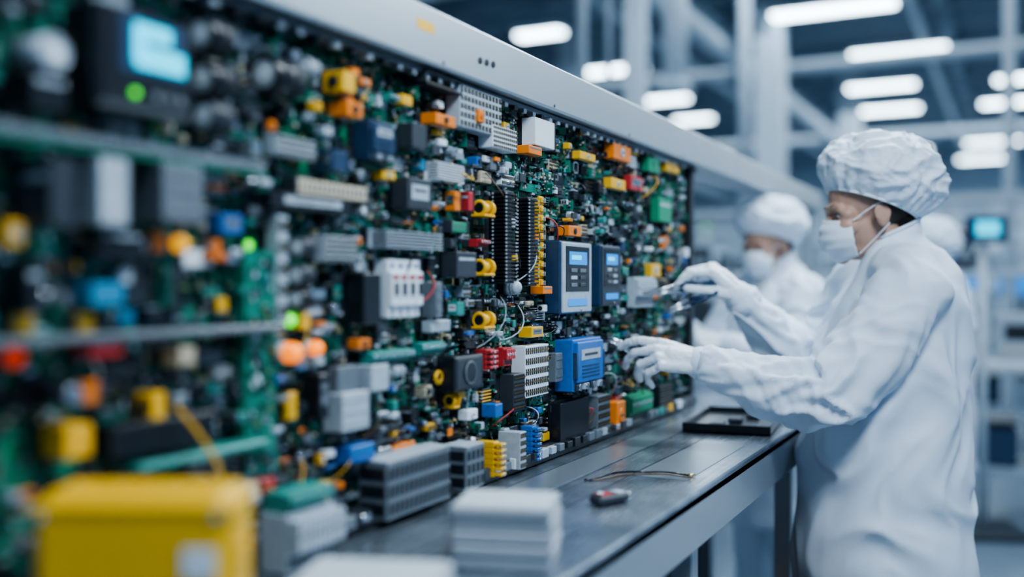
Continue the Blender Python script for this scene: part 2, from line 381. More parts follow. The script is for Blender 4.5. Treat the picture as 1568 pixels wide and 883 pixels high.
def tool(par,p,dirv,L,m1='slv',m2='nav'):
    B=MB(); B.id(); d=Vector(dirv).normalized(); u=d.cross(Vector((0,1,0))).normalized(); p=Vector(p)
    a=p-d*L*.5
    for s in(-1,1):
        B.cyl(a,p+u*s*.007,.0045,.0055,m2,8); B.cyl(p+u*s*.007,p+d*L*.55+u*s*.002,.0050,.0014,m1,8)
    B.ell(a,.006,m2,10,8)
    B.build('tweezers',par)
for (tip,th,Fv),dv,L in zip(res,((-.9,.05,.42),(-1,.05,-.16)),(.15,.17)):
    tool(w1,(tip+th)/2,dv,L)
t2=(res[1][0]+res[1][1])/2; tool(w1,t2+Vector((.02,-.01,-.035)),(-1,.05,-.38),.13)
arms2=[((.0,-.17,1.325),(-.10,-.22,1.09),(-.31,-.12,1.16)),((.02,.17,1.33),(-.12,.22,1.10),(-.32,.10,1.20))]
hn2=[((-.335,-.11,1.168),(-1,.1,.1),(0,-.7,.7),CU2,(0,.6,.8),(.85,.25,-.45)),((-.345,.09,1.21),(-1,-.1,.15),(0,.5,.8),CU2,(0,-.8,.5),(.8,.4,-.45))]
worker((.05,3.72,0),TH+math.radians(28),arms2,hn2,2.,.985,headyaw=.15,headpitch=14,pose='b')
worker((.50,5.0,0),TH-.2,arms2,hn2,2.,.98,headpitch=8,pose='b')

# ---------------------------------------------------------------- components (local: a right, b up, n out of face)
def c_relay(B,w,h,d,m='dgr'):
    B.box(0,0,d/2,w,h,d,m,.0012); k=R.random()
    if k<.35: B.box(0,h*.05,d,w*.7,h*.5,.0008,R.choice(['wht','lgr','slv','mgr'])); B.box(0,h*.1,d+.0006,w*.5,h*.08,.0004,'dgr')
    elif k<.55: B.box(0,h*.22,d,w*.8,h*.12,.001,R.choice(['lbl','lgr','lgr']))
    elif k<.8:
        for i in range(3): B.box(0,-h*.3+i*h*.3,d,w*.85,h*.08,.002,m)
    B.box(0,0,.001,w*1.06,h*1.06,.003,'blk')
    n=max(2,min(8,int(w/.006)))
    for i in range(n): B.box(-w/2+w*(i+.5)/n,-h*.51,d*.25,.0012,.002,d*.5,'slv')
def c_module(B,w,h,d,m='blu'):
    # large relay module: stepped cover, label, vents and bottom terminals
    B.box(0,0,d*.42,w,h,d*.84,m,.002); B.box(0,h*.06,d*.9,w*.9,h*.78,d*.2,m,.002)
    B.box(0,h*.2,d+.0005,w*.66,h*.2,.001,'lgr'); B.box(0,h*.2,d+.0012,w*.45,h*.05,.0006,'dgr')
    for i in range(4): B.box(0,-h*.02-i*h*.07,d+.0005,w*.6,h*.025,.001,'nav')
    for i in range(4):
        a=-w*.36+i*w*.24; B.box(a,-h*.42,d*.88,w*.17,h*.12,d*.2,'lgr' if i%2 else 'dgr',.001); B.cyl((a,-h*.42,d),(a,-h*.42,d+.001),w*.05,w*.05,'slv',8)
    for s in(-1,1): B.box(s*w*.47,0,d*.5,w*.04,h*.5,d*1.02,'nav')
def c_chip(B,w,h,d,m='blk'):
    d=min(d,.008); B.box(0,0,d*.6,w,h*.72,d*.7,'blk',.0008); n=max(3,min(16,int(w/.004)))
    for i in range(n):
        x=-w/2+w*(i+.5)/n
        for s in(-1,1): B.box(x,s*h*.42,d*.35,w/n*.45,h*.16,d*.5,'slv')
    B.box(-w*.25,0,d*.96,w*.3,h*.15,.0004,'lgr')
def c_ecap(B,w,h,d,m='blk'):
    r=min(w,h)/2*.95; n=max(1,int(max(w,h)/(2*r*1.05)))
    for i in range(n):
        o=(i-(n-1)/2)*2*r*1.05; a,b=(o,0) if w>=h else (0,o)
        m=R.choice(['blk','nav','dgr','slv','blk','lgr'])
        B.cyl((a,b,0),(a,b,d),r,r,m,16); B.cyl((a,b,d),(a,b,d+.0008),r*.86,r*.8,'slv',16); B.box(a,b,d+.001,r*1.3,.0007,.0004,'mgr'); B.box(a,b,d+.001,.0007,r*1.3,.0004,'mgr')
def c_drum(B,w,h,d,m='blk'):
    r=min(w,h)/2
    B.cyl((0,0,0),(0,0,d),r,r,m,24); B.tor((0,0,d),r*.9,r*.1,m,'n',24,6); B.cyl((0,0,d),(0,0,d+.001),r*.78,r*.74,'lgr',20); B.cyl((0,0,d+.001),(0,0,d+.002),r*.45,r*.42,'wht',16)
    for i in range(3): B.tor((0,0,d*(.2+.25*i)),r,r*.05,'dgr','n',20,5)
def c_header(B,w,h,d,m='wht'):
    B.box(0,0,d/2,w,h,d,m,.001); nx=max(2,int(w/.0055)); ny=max(1,int(h/.007))
    nx=min(nx,12); ny=min(ny,5)
    for i in range(nx):
        for j in range(ny):
            x=-w/2+w*(i+.5)/nx; y=-h/2+h*(j+.5)/ny
            B.box(x,y,d+.0002,w/nx*.62,h/ny*.62,.0008,'blk'); B.box(x,y,d+.0012,w/nx*.18,h/ny*.18,.003,'gld')
def c_term(B,w,h,d,m='grn'):
    n=max(2,min(10,int(max(w,h)/.009)))
    hor=w>=h
    for i in range(n):
        if hor: a,b,ww,hh=-w/2+w*(i+.5)/n,0,w/n*.93,h
        else: a,b,ww,hh=0,-h/2+h*(i+.5)/n,w,h/n*.93
        B.box(a,b,d*.35,ww,hh,d*.7,m,.0007)
        b2=b+(hh*.15 if hor else 0)
        B.box(a,b2,d*.8,ww*.95,hh*.55,d*.4,m,.001)
        B.cyl((a,b2,d),(a,b2,d+.0012),min(ww,hh)*.3,min(ww,hh)*.3,'slv',8)
        if hor: B.box(a,b-hh*.33,d*.7,ww*.55,hh*.2,.001,'blk')
def c_pot(B,w,h,d,m='yel'):
    B.box(0,0,d/2,w,h,d,m,.0015); r=min(w,h)*.32
    B.cyl((0,0,d),(0,0,d+.002),r,r*.9,R.choice(['lgr',m,'blk']),12); B.box(0,0,d+.0022,r*1.4,r*.25,.0006,'dgr')
    B.box(0,-h*.5,d*.3,w*.7,.003,d*.4,'slv')
def c_coil(B,w,h,d,m='yel'):
    r=min(w,h)/2; B.tor((0,0,d*.5),r*.66,r*.33,m,'n',18,7); B.cyl((0,0,0),(0,0,d*.6),r*.35,r*.35,'blk',10)
    for i in range(6):
        t=i*math.pi/3; B.cyl((r*.4*math.cos(t),r*.4*math.sin(t),d*.5+r*.34),(r*.9*math.cos(t),r*.9*math.sin(t),d*.5+r*.34),r*.05,r*.05,'brn',5)
def c_fin(B,w,h,d,m='slv'):
    B.box(0,0,.002,w,h,.004,m); n=max(3,min(40,int(h/.004)))
    for i in range(n): B.box(0,-h/2+h*(i+.5)/n,d/2,w*.96,h/n*.4,d,m)
def c_port(B,w,h,d,m='slv'):
    t=min(w,h)*.12
    B.box(0,h/2-t/2,d/2,w,t,d,m); B.box(0,-h/2+t/2,d/2,w,t,d,m); B.box(w/2-t/2,0,d/2,t,h,d,m); B.box(-w/2+t/2,0,d/2,t,h,d,m)
    B.box(0,0,d*.25,w*.95,h*.95,d*.5,'blk')
    n=max(2,min(8,int(w/.006)))
    for i in range(n): B.box(-w*.4+w*.8*(i+.5)/n,-h*.2,d*.6,w*.03,h*.1,d*.3,'gld')
def c_smd(B,w,h,d,m='pcb'):
    B.box(0,0,.007,w*1.1,h*1.1,.003,R.choice(['pcb','pcb','pcd','tea','pcb']))
    n=max(6,min(40,int(w*h/.00005)))
    for i in range(n):
        a=R.uniform(-.46,.46)*w; b=R.uniform(-.46,.46)*h; q=R.choice([(.004,.002),(.002,.004),(.005,.003),(.003,.003),(.006,.004)])
        B.box(a,b,.010,q[0],q[1],R.uniform(.002,.005),R.choice(['blk','blk','lgr','bei','slv','wht','gld','brn','slv','dgr']))
def c_spool(B,w,h,d,m='yel'):
    r=min(w,h)/2
    B.cyl((0,0,0),(0,0,d*.2),r,r,m,20); B.cyl((0,0,d*.2),(0,0,d*.8),r*.7,r*.7,m,20)
    B.tor((0,0,d*.85),r*.75,r*.25,m,'n',20,8); B.cyl((0,0,d*.8),(0,0,d*.93),r*.55,r*.55,'blk',16)
    B.box(0,-r*.85,d*.5,2*r*.9,r*.3,d,m,.001)
def c_led(B,w,h,d,m='e_org'):
    r=min(w,h)/2; B.cyl((0,0,0),(0,0,d*.5),r*1.05,r*1.05,'lgr',14); B.cyl((0,0,d*.5),(0,0,d*.8),r,r,m,14); B.ell((0,0,d*.8),r,m,14,8)
def c_card(B,w,h,d,m='pcb'):
    v=w<h; B.box(0,0,d/2,.0016 if v else w,h if v else .0016,d,m)
    for i in range(8):
        a=R.uniform(.15,.85)*d; b=R.uniform(-.4,.4)*(h if v else w)
        if v: B.box(-.002,b,a,.003,.005,.005,R.choice(['blk','lgr','gld','slv']))
        else: B.box(b,.002,a,.005,.003,.005,R.choice(['blk','lgr','gld','slv']))
def c_riser(B,w,h,d,m='pcb'):
    # upright daughter board seen face-on, with parts soldered on it
    B.box(0,0,d*.5,w,h,.0018,m); B.box(0,-h*.45,d*.25,w*.8,h*.12,d*.5,'blk',.0006)
    n=max(4,min(14,int(w*h/.00006)))
    for i in range(n): B.box(R.uniform(-.4,.4)*w,R.uniform(-.3,.42)*h,d*.5+.002,R.uniform(.002,.005),R.uniform(.002,.004),.003,R.choice(['blk','lgr','slv','gld','blk','bei']))
def c_comb(B,w,h,d,m='blk'):
    n=max(4,min(24,int(h/.0062))); p=h/n
    B.box(0,0,d*.45,w*.45,h,d*.85,'dgr',.001)
    for i in range(n):
        z=-h/2+p*(i+.5); B.box(0,z,d*.55,w,p*.42,d*.9,m,.0006)
        for s in(-1,1): B.box(s*w*.40,z,d*1.0,.0028,p*.5,.003,'lgr' if s<0 else R.choice(['lgr','gld']))
        B.box(-w*.5,z,d*.30,.002,p*.5,.003,'lgr')
    B.box(0,h/2,d*.5,w*.8,.004,d*.8,'dgr',.001); B.box(0,-h/2,d*.5,w*.8,.004,d*.8,'dgr',.001)
def c_din(B,w,h,d,m='lgr'):
    n=max(2,min(5,int(w/.02)))
    for i in range(n):
        a=-w/2+w*(i+.5)/n
        B.box(a,0,d*.35,w/n*.94,h,d*.7,m,.0015); B.box(a,0,d*.7,w/n*.9,h*.6,d*.4,m,.0015); B.box(a,0,d*.92,w/n*.3,h*.22,d*.2,'dgr',.001)
        B.box(a,h*.2,d*.905,w/n*.6,h*.08,.001,R.choice(['blu','dgr','red']))
        for s in(-1,1):
            B.cyl((a,s*h*.4,d*.7),(a,s*h*.4,d*.72),w/n*.25,w/n*.25,'slv',8); B.box(a,s*h*.48,d*.5,w/n*.5,h*.05,d*.1,'blk')
def c_lcd(B,w,h,d,m='dgr'):
    B.box(0,0,d*.45,w,h,d*.9,'nav',.003); B.box(0,0,d*.92,w*.92,h*.96,d*.14,m,.003)
    B.box(0,h*.12,d,w*.74,h*.62,.001,'blk'); B.box(0,h*.27,d+.0008,w*.56,h*.18,.001,'e_blu'); B.box(-w*.06,h*.28,d+.0016,w*.3,h*.06,.0006,'e_cya')
    for i in range(2):
        for j in range(3): B.box(-w*.14+i*w*.28,h*.10-j*h*.10,d+.001,w*.18,h*.05,.003,R.choice(['mgr','dgr','lgr']),.0005)
    B.box(0,-h*.34,d+.0005,w*.6,h*.1,.001,'e_blu')
    B.cyl((w*.1,-h*.45,d),(w*.1,-h*.45,d+.002),.003,.003,'slv',8)
def c_display(B,w,h,d,m='blk'):
    B.box(0,0,d*.45,w,h,d*.9,'blk',.004); B.box(0,0,d*.93,w*.95,h*.94,d*.14,'blk',.003)
    B.box(.01*w,h*.1,d+.0005,w*.74,h*.66,.001,'blk'); B.box(w*.03,h*.14,d+.001,w*.66,h*.56,.001,'nav')
    B.box(w*.02,h*.28,d+.0022,w*.38,h*.16,.001,'e_cya'); B.box(w*.10,h*.03,d+.0022,w*.52,h*.22,.001,'e_cya'); B.box(-w*.12,h*.14,d+.0022,w*.12,h*.34,.001,'e_cya')
    B.cyl((-w*.16,-h*.34,d),(-w*.16,-h*.34,d+.003),.0040,.0035,'e_grn',12)
    for i in range(3): B.cyl((w*(.05+.13*i),-h*.34,d),(w*(.05+.13*i),-h*.34,d+.004),.005,.005,'mgr',12)
def c_hole(B,w,h,d,m='blk'):
    B.box(0,0,d/2,w,h,d,m,.002); B.box(0,0,d,w*.86,h*.86,.002,'dgr',.001); B.cyl((0,0,d),(0,0,d+.004),min(w,h)*.34,min(w,h)*.3,'blk',20); B.tor((0,0,d+.003),min(w,h)*.32,.0015,'mgr')
def c_slots(B,w,h,d,m='mgr'):
    B.box(0,0,d/2,w,h,d,m,.0015); nx=max(4,min(22,int(w/.012)))
    for i in range(nx):
        for j in range(3): B.box(-w/2+w*(i+.5)/nx,-h*.32+j*h*.3,d,w/nx*.6,h*.2,.0015,'blk')
    B.box(0,h*.49,d/2,w,.002,d*.9,'lgr')
    for j in range(3): B.box(-w/2,-h*.32+j*h*.3,d*.5,.0015,h*.2,d*.8,'blk')
def c_bar(B,w,h,d,m='bei'):
    B.box(0,0,d/2,w,h,d,m,.001); n=max(4,min(26,int(w/.01)))
    for i in range(n): B.box(-w/2+w*(i+.5)/n,0,d+.0005,w/n*.25,h*.5,.001,'mgr')
    for s in(-1,1): B.box(s*w*.49,0,d*.55,.004,h*1.2,d*1.15,'dgr',.001)
KIN=dict(relay=c_relay,module=c_module,riser=c_riser,chip=c_chip,ecap=c_ecap,drum=c_drum,header=c_header,term=c_term,pot=c_pot,coil=c_coil,fin=c_fin,port=c_port,smd=c_smd,spool=c_spool,led=c_led,card=c_card,comb=c_comb,din=c_din,lcd=c_lcd,display=c_display,hole=c_hole,slots=c_slots,bar=c_bar)
def putc(B,kind,y0,y1,z0,z1,p,xb,ori,m=None):
    ly,lz=y1-y0,z1-z0; zc=(z0+z1)/2
    if ori==1: B.fr((xb,(y0+y1)/2,zc),(0,1,0),(0,0,1),(1,0,0)); w,h,d=ly,lz,p
    else: B.fr((xb+p/2,y1,zc),(1,0,0),(0,0,1),(0,-1,0)); w,h,d=p,lz,ly
    if m: KIN[kind](B,w,h,d,m)
    else: KIN[kind](B,w,h,d)

# survey of the board face: metres along (Y) and up (Z) the panel for features measured in the photograph
def y_of(px,X=0.):
    t=(px-784)/F; return (CAMX-X)*(C_+t*S_)/(S_-t*C_)
def z_of(px,py,X=0.):
    D=(CAMX-X)*S_+y_of(px,X)*C_; return CAMZ+(434-py)*D/F
PZ0,PZ1,PY0,PY1=1.012,1.685,.25,2.77
HER=[ # kind,x1,y1,x2,y2,protrusion,orientation,material
('display',112,18,300,172,.055,1,'blk'),
('drum',300,20,362,90,.042,2,'blk'),('drum',303,95,365,150,.042,2,'blk'),('drum',305,152,362,205,.04,2,'dgr'),
('relay',45,243,120,345,.045,2,'dgr'),('relay',118,243,200,345,.05,2,'lgr'),('relay',215,252,312,340,.05,1,'mgr'),
('drum',30,50,108,112,.04,1,'lgr'),('relay',20,110,105,170,.04,1,'blk'),
('pot',2,338,38,378,.03,1,'yel'),('coil',68,396,98,424,.02,2,'yel'),('coil',100,394,132,424,.02,2,'yel'),('pot',225,355,256,386,.03,2,'org'),('led',258,358,290,388,.03,1,'e_yel'),
('relay',120,432,192,468,.03,1,'lbl'),('relay',20,400,68,478,.03,1,'blk'),('pot',18,480,52,512,.025,2,'yel'),('pot',115,476,146,508,.025,2,'yel'),
('led',2,528,40,566,.03,1,'e_red'),('relay',118,520,190,546,.03,1,'red'),('ecap',60,570,130,640,.05,1,None),('pot',118,582,152,618,.03,2,'org'),
('relay',75,650,142,700,.035,1,'yel'),('pot',215,600,255,648,.03,2,'yel'),('relay',255,530,300,560,.03,1,'bei'),
('relay',150,640,330,690,.03,1,'blk'),('relay',130,350,220,395,.03,1,'blk'),('riser',200,400,300,470,.025,2,'pcb'),
('relay',328,328,372,358,.02,1,'blu'),('pot',330,455,350,478,.02,2,'yel'),('led',372,368,388,384,.02,1,'e_grn'),
('header',413,330,442,492,.02,1,'lgr'),
('drum',398,88,470,146,.045,2,'blk'),('drum',462,84,492,124,.03,2,'lgr'),('pot',505,110,545,142,.035,2,'yel'),('pot',512,156,556,180,.035,1,'org'),('header',410,212,485,242,.02,1,'lgr'),
('bar',438,280,565,303,.022,1,'bei'),('relay',400,300,540,322,.025,1,'blk'),('relay',492,230,535,262,.03,2,'nav'),
('module',552,186,606,246,.035,1,'nav'),('port',636,92,708,136,.03,1,'dgr'),('pot',606,146,632,162,.02,2,'yel'),('header',690,140,768,202,.028,1,'lgr'),
('pot',652,176,698,193,.03,1,'org'),('pot',716,168,742,188,.035,1,'org'),('header',740,196,792,230,.03,1,'wht'),('relay',806,184,850,226,.03,2,'wht'),
('relay',796,224,830,237,.03,1,'org'),('fin',656,250,712,278,.025,1,'wht'),('relay',608,274,662,320,.03,1,'dgr'),('relay',686,293,706,323,.03,2,'org'),('relay',706,294,726,323,.03,2,'red'),
('pot',575,262,606,276,.02,1,'yel'),('relay',618,190,655,228,.025,2,'dgr'),
('spool',728,302,760,336,.03,2,'yel'),('spool',728,392,760,426,.03,2,'yel'),('spool',728,472,760,508,.03,2,'yel'),
('comb',756,294,792,432,.034,1,'blk'),('comb',794,304,826,436,.03,1,'blk'),
('term',822,300,836,440,.018,1,'yel'),('term',724,366,752,378,.025,1,'red'),('bar',680,340,716,356,.02,1,'grn'),
('relay',684,386,730,424,.03,1,'dgr'),('fin',572,354,680,382,.03,1,'lgr'),('header',486,362,548,402,.02,1,'lgr'),
('drum',450,360,486,398,.03,2,'dgr'),('drum',448,404,484,440,.03,2,'dgr'),('drum',448,442,482,474,.03,2,'blk'),
('relay',540,418,584,496,.03,1,'blk'),('din',583,398,652,486,.035,1,'wht'),('relay',652,432,678,486,.03,1,'mgr'),
('lcd',842,370,908,480,.04,1,'lgr'),('lcd',908,376,952,468,.032,1,'dgr'),
('module',860,518,926,596,.05,1,'blu'),('term',966,424,1006,470,.03,1,'lgr'),('pot',990,404,1012,424,.02,1,'yel'),
('relay',1000,304,1028,340,.025,1,'grn'),('pot',986,238,1010,264,.02,1,'grn'),('pot',1014,246,1040,264,.02,1,'yel'),
('pot',930,222,966,246,.025,1,'org'),('pot',880,234,912,246,.02,1,'yel'),('relay',958,270,984,292,.02,1,'red'),('pot',860,346,890,362,.025,1,'org'),('pot',928,274,958,290,.02,1,'yel'),
('led',434,478,452,502,.02,1,'e_grn'),('pot',452,478,476,504,.03,2,'yel'),
('led',424,524,466,556,.03,1,'e_org'),('led',468,520,496,546,.025,1,'e_org'),('pot',538,518,568,534,.02,1,'org'),
('term',557,536,636,556,.025,1,'tea'),('term',636,523,682,543,.02,1,'tea'),('term',736,534,764,566,.03,1,'red'),('term',764,532,790,560,.025,1,'red'),
('hole',678,544,740,596,.035,1,'blk'),('header',790,528,840,606,.03,1,'wht'),('relay',840,540,862,584,.025,1,'mgr'),
('relay',504,600,566,658,.035,1,'lgr'),('relay',552,558,596,598,.03,1,'lgr'),('drum',596,550,622,586,.02,2,'lgr'),
('pot',434,600,456,642,.03,2,'yel'),('relay',474,572,504,640,.03,1,'blk'),('relay',506,560,550,600,.02,1,'mgr'),
('spool',684,598,706,628,.025,2,'yel'),('coil',662,566,686,590,.02,1,'yel'),('relay',744,618,770,638,.03,1,'blu'),('header',772,572,804,628,.03,1,'dgr'),
('relay',520,680,574,706,.03,1,'blu'),('pot',706,626,732,642,.02,1,'wht'),('pot',640,590,662,608,.02,1,'bei'),
('relay',800,500,832,516,.03,1,'yel'),('relay',818,438,846,450,.03,1,'org'),('led',776,428,796,452,.02,1,'lgr'),
('relay',650,490,690,508,.02,1,'lgr'),('relay',690,462,712,482,.02,2,'tea'),
]
panel=empty('electronics_assembly_panel',(0,0,0))
occ=[]; heroobjs=[]
TOP={'display':'lcd_display_unit','lcd':'panel_meter'}
for (k,x1,y1,x2,y2,p,o,m) in HER:
    base=.012
    for _ in range(30):
        X=base+p; ya=y_of(x1,base+.35*p); yb=y_of(x2,X)
        if yb-ya>=.018: break
        p*=.88
    if yb-ya<.012: yb=ya+.012
    xm=(x1+x2)/2; za=z_of(xm,y2,X*.8); zb=z_of(xm,y1,X*.8)
    za,zb=max(za,PZ0),min(zb,PZ1-.005)
    occ.append((ya-.004,yb+.002,za-.002,zb+.002)); heroobjs.append((k,ya,yb,za,zb,p,base,o,m))
BH=MB()
for k,ya,yb,za,zb,p,base,o,m in heroobjs:
    if k in TOP:
        B=MB(); putc(B,k,ya,yb,za,zb,p,base,o,m); B.build(TOP[k],panel)
    else:
        putc(BH,k,ya,yb,za,zb,p,base,o,m)
        BH.id(); BH.box(.006,(ya+yb)/2,(za+zb)/2,.012,(yb-ya)*.96,(zb-za)*.9,'dgr')
BH.build('modules_and_connectors',panel)
B=MB(); B.box(-.012,(PY0+PY1)/2,(PZ0+PZ1)/2,.02,PY1-PY0,PZ1-PZ0,'board'); B.build('circuit_board',panel)
B=MB(); B.box(-.035,(PY0+PY1)/2,(PZ0+PZ1)/2,.024,PY1-PY0,PZ1-PZ0,'frame_dark',.003)
B.build('backplate',panel)
COL=['blk']*9+['dgr']*6+['mgr']*3+['lgr']*4+['wht']*2+['nav']*3+['yel']*1+['org']*1+['red','blu','lbl','tea','tea','bei','slv','slv']
def free(y0,y1,z0,z1,sl=0):
    for o in occ:
        if y0<o[1]-sl and y1>o[0]+sl and z0<o[3]-sl and z1>o[2]+sl: return False
    return True
KW=(['relay']*5+['chip']*5+['ecap']*3+['header']*5+['term']*2+['pot']*2+['coil']*1+['fin']*2+['port']*3+['smd']*11+['card']*3+['riser']*5+['comb']*1+['slots']*1)
def clutter(B,y0,y1,z0,z1,xb,pm):
    k=R.choice(KW); p=R.uniform(.25,1)*pm; m=R.choice(COL)
    if k in('pot','coil'):
        m=R.choice(['yel','org','yel','lgr','blu','bei','dgr','mgr']); s=min(y1-y0,z1-z0,.018)
        if k!='pot': y1=y0+s; z1=z0+s
        else: y1=min(y1,y0+s*1.6); z1=z0+s*R.uniform(.5,1)
    if k=='term': m=R.choice(['grn','tea','blk','lgr','org','blu','dgr','dgr','mgr'])
    if k=='fin': m=R.choice(['slv','blk','lgr'])
    if k=='port': m=R.choice(['slv','slv','blk','lgr'])
    if k=='card': m='pcb'
    if k=='riser': m=R.choice(['pcb','pcb','pcd']); p=.026; y1=min(y1,y0+.02)
    if k=='header': m=R.choice(['wht','blk','blk','lgr','bei','dgr','dgr'])
    if k=='slots': m='dgr'
    if k=='ecap': z1=min(z1,z0+.022)
    ori=R.choice([1,1,2]) if k not in('smd','chip','slots') else 1
    if k=='riser': ori=2
    putc(B,k,y0,y1,z0,z1,p,xb,ori,m)
B=MB(); B.id()
for i in range(8000):
    y=R.uniform(PY0+.02,PY1-.01); z=R.uniform(PZ0,PZ1-.01); q=R.choice([(.004,.008),(.008,.004),(.005,.005),(.003,.012),(.012,.004)])
    B.box(.002,y,z,R.uniform(.006,.012),q[0],q[1],R.choice(['blk','blk','lgr','slv','lgr','gld','bei','dgr','dgr','tea','mgr','brn']))
B.build('surface_mount_parts',panel)
B=MB(); z=PZ0+.002
while z<PZ1-.012:
    rh=R.uniform(.013,.030); y=PY0+.01+R.random()*.03
    while y<PY1-.03:
        ly=R.choice([R.uniform(.014,.028),R.uniform(.026,.06)]); h=min(rh*R.uniform(.75,1.),PZ1-.008-z)
        zz=z+R.uniform(0,rh-h) if rh>h else z
        if R.random()<.88 and free(y,y+ly,zz,zz+h,.003): clutter(B,y,min(y+ly,PY1-.01),zz,zz+h,0,.026)
        y+=ly+R.uniform(.002,.008)
    z+=rh+.002
B.build('component_field',panel)
B=MB()
for i in range(950):
    y=R.uniform(PY0+.02,PY1-.07); z=R.uniform(PZ0+.02,PZ1-.045); ly=R.uniform(.008,.026); lz=R.uniform(.005,.015)
    if not free(y,y+ly,z,z+lz): continue
    k=R.choice(['relay','pot','header','ecap','term','relay','header','card','bar','chip'])
    m=R.choice(['yel','org','wht','lgr','blk','dgr','dgr','blk','tea','blu','slv','lgr','mgr','tea','mgr'])
    if k=='pot': m=R.choice(['yel','org','lgr','wht'])
    B.id(); B.box(.009,y+ly/2,z+lz/2,.018,ly*.6,lz*.6,'dgr')
    putc(B,k,y,y+ly,z,z+lz,R.uniform(.008,.018),.014,R.choice([1,2]),m)
B.build('stacked_parts',panel)
B=MB(); B.id()
ya=y_of(356,.01); yb=y_of(408,.01)
B.box(.012,(ya+yb)/2,(z_of(380,690)+z_of(380,385))/2,.030,(yb-ya)*.9,z_of(380,385)-z_of(380,690),'pcb')
for i in range(80):
    y=R.uniform(ya+.01,yb-.01); zz=R.uniform(z_of(380,680),z_of(380,395)); B.box(.028,y,zz,.006,R.uniform(.003,.008),R.uniform(.003,.01),R.choice(['slv','lgr','blk','gld','tea','blk']))
zl=z_of(160,238,.03); B.box(.033,.72,zl,.045,.42,.003,'pcb'); B.box(.050,.72,zl+.010,.004,.42,.010,'mgr')
zl=z_of(160,515,.03); B.box(.03,.72,zl,.04,.5,.008,'mgr',.002)
zl=z_of(250,705,.03); B.box(.030,.84,zl,.038,.20,.008,'tea',.002)
B.build('shelf_boards',panel)
B=MB(); B.id()
for i in range(70):
    y=R.uniform(.5,2.6); z=R.uniform(PZ0+.04,PZ1-.1); pts=[]; L_=R.uniform(.03,.10); ph=R.random()*6
    if i%3==0: z=R.uniform(PZ0+.03,PZ0+.12)
    for j in range(9):
        t=j/8; pts.append(Vector((.02+.024*math.sin(math.pi*t),y+L_*t*.8+.01*math.sin(ph+4*t),max(PZ0+.01,z+L_*.5*math.sin(ph+2.2*t)))))
    B.tube(pts,R.choice([.0008,.0011,.0014]),R.choice(['yel','blk','blk','blk','red','lgr','brn','lgr']),5)
pts=[Vector((.06+.02*math.sin(t*3),.78+.05*math.sin(2.2*t),1.22-.16*t)) for t in [i/12 for i in range(13)]]
B.tube(pts,.0022,'yel',8)
B.build('wires',panel)
# ---------------------------------------------------------------- frame, beam
bx0,bx1=-.07,.055; bz0,bz1=CAMZ+.336,CAMZ+.423
B=MB(); B.id()
B.box((bx0+bx1)/2,1.7,(bz0+bz1)/2,bx1-bx0,2.98,bz1-bz0,'frame_metal',.004)
B.box((bx0+bx1)/2,4.0,(bz0+bz1)/2,bx1-bx0-.006,1.6,bz1-bz0-.006,'frame_metal',.004)
B.box(bx1,y_of(652,bx1),z_of(652,40,bx1),.001,.05,.016,'boxyel')
for i in range(3): B.cyl((bx1-.001,y_of(735+i*10,bx1),z_of(735+i*10,93+i*3,bx1)),(bx1+.002,y_of(735+i*10,bx1),z_of(735+i*10,93+i*3,bx1)),.0055,.0055,'blk',14)
for i in range(7): B.cyl((bx1-.001,.5+i*.42,bz0+.008),(bx1+.001,.5+i*.42,bz0+.008),.003,.003,'dgr',10)
B.build('overhead_beam')
B=MB(); B.id()
B.box(.02,1.52,bz0-.006,.03,2.4,.008,'mgr',.001)
for i in range(60): B.box(.03,.4+i*.0385,bz0-.014,.012,.012,.008,R.choice(['slv','blk','lgr']))
B.build('clip_rail',panel)
for y,hh,z0,mm in((PY1+.02,bz0-1.01,1.008,'frame_dark'),(PY0-.025,bz0,0,'frame_metal'),(4.74,bz0,0,'frame_metal')):
    B=MB(); B.id(); B.box(0,0,hh/2,.07 if y<4 else .055,.034,hh-.002,mm,.003)
    if y>2 and y<3: B.box(-.005,.032,hh/2,.05,.026,hh-.002,'frame_metal',.003)
    B.box(0,0,.006,.085,.05,.010,mm,.002); B.box(0,0,hh-.008,.085,.05,.012,mm,.002)
    B.build('frame_post',None,(-.01,y,z0))
# ---------------------------------------------------------------- table
TZ=CAMZ-.344; TX=.382
tb=empty('steel_workbench',(0,0,0)); B=MB(); B.id()
B.box((TX-.12)/2,1.68,TZ-.012,TX+.12,3.36,.024,'steel',.003)
B.box(TX-.006,1.68,TZ-.052,.012,3.36,.09,'frame_metal',.003)
B.box((TX-.12)/2,3.35,TZ-.052,TX+.1,.014,.085,'frame_metal',.003)
B.build('top',tb)
B=MB(); B.id()
B.box(.125,1.95,TZ+.0006,.07,1.3,.0012,'perf'); B.box(.29,1.9,TZ+.0004,.10,.42,.0008,'perf')
for x in(.085,.165,.235): B.box(x,1.8,TZ+.0006,.0012,3.0,.0008,'dgr')
B.build('perforated_inlay',tb)
B=MB(); B.id()
for y in(.15,1.7,2.55,3.28):
    B.box(TX-.05,y,(TZ-.09)/2,.04,.04,TZ-.09,'frame_metal',.003); B.box(-.07,y,(TZ-.09)/2,.04,.04,TZ-.09,'frame_metal',.003)
B.box(TX-.05,1.7,.22,.03,3.1,.03,'frame_dark',.003); B.box(.13,1.7,.2,.42,3.0,.02,'dgr',.002)
B.box(-.09,1.7,.55,.01,3.1,.7,'frame_dark',.002)
B.build('legs',tb)
B=MB(); B.id()
for i in range(14):
    y=.5+i*.19; B.box(.12,y,.21+.06,.22,.14,.12,R.choice(['dgr','blk','yel','mgr','dgr','blk']),.006); B.box(.12,y,.21+.125,.18,.1,.012,R.choice(['blk','org','dgr']),.003)
B.build('parts_bins',tb)
B=MB(); B.id()
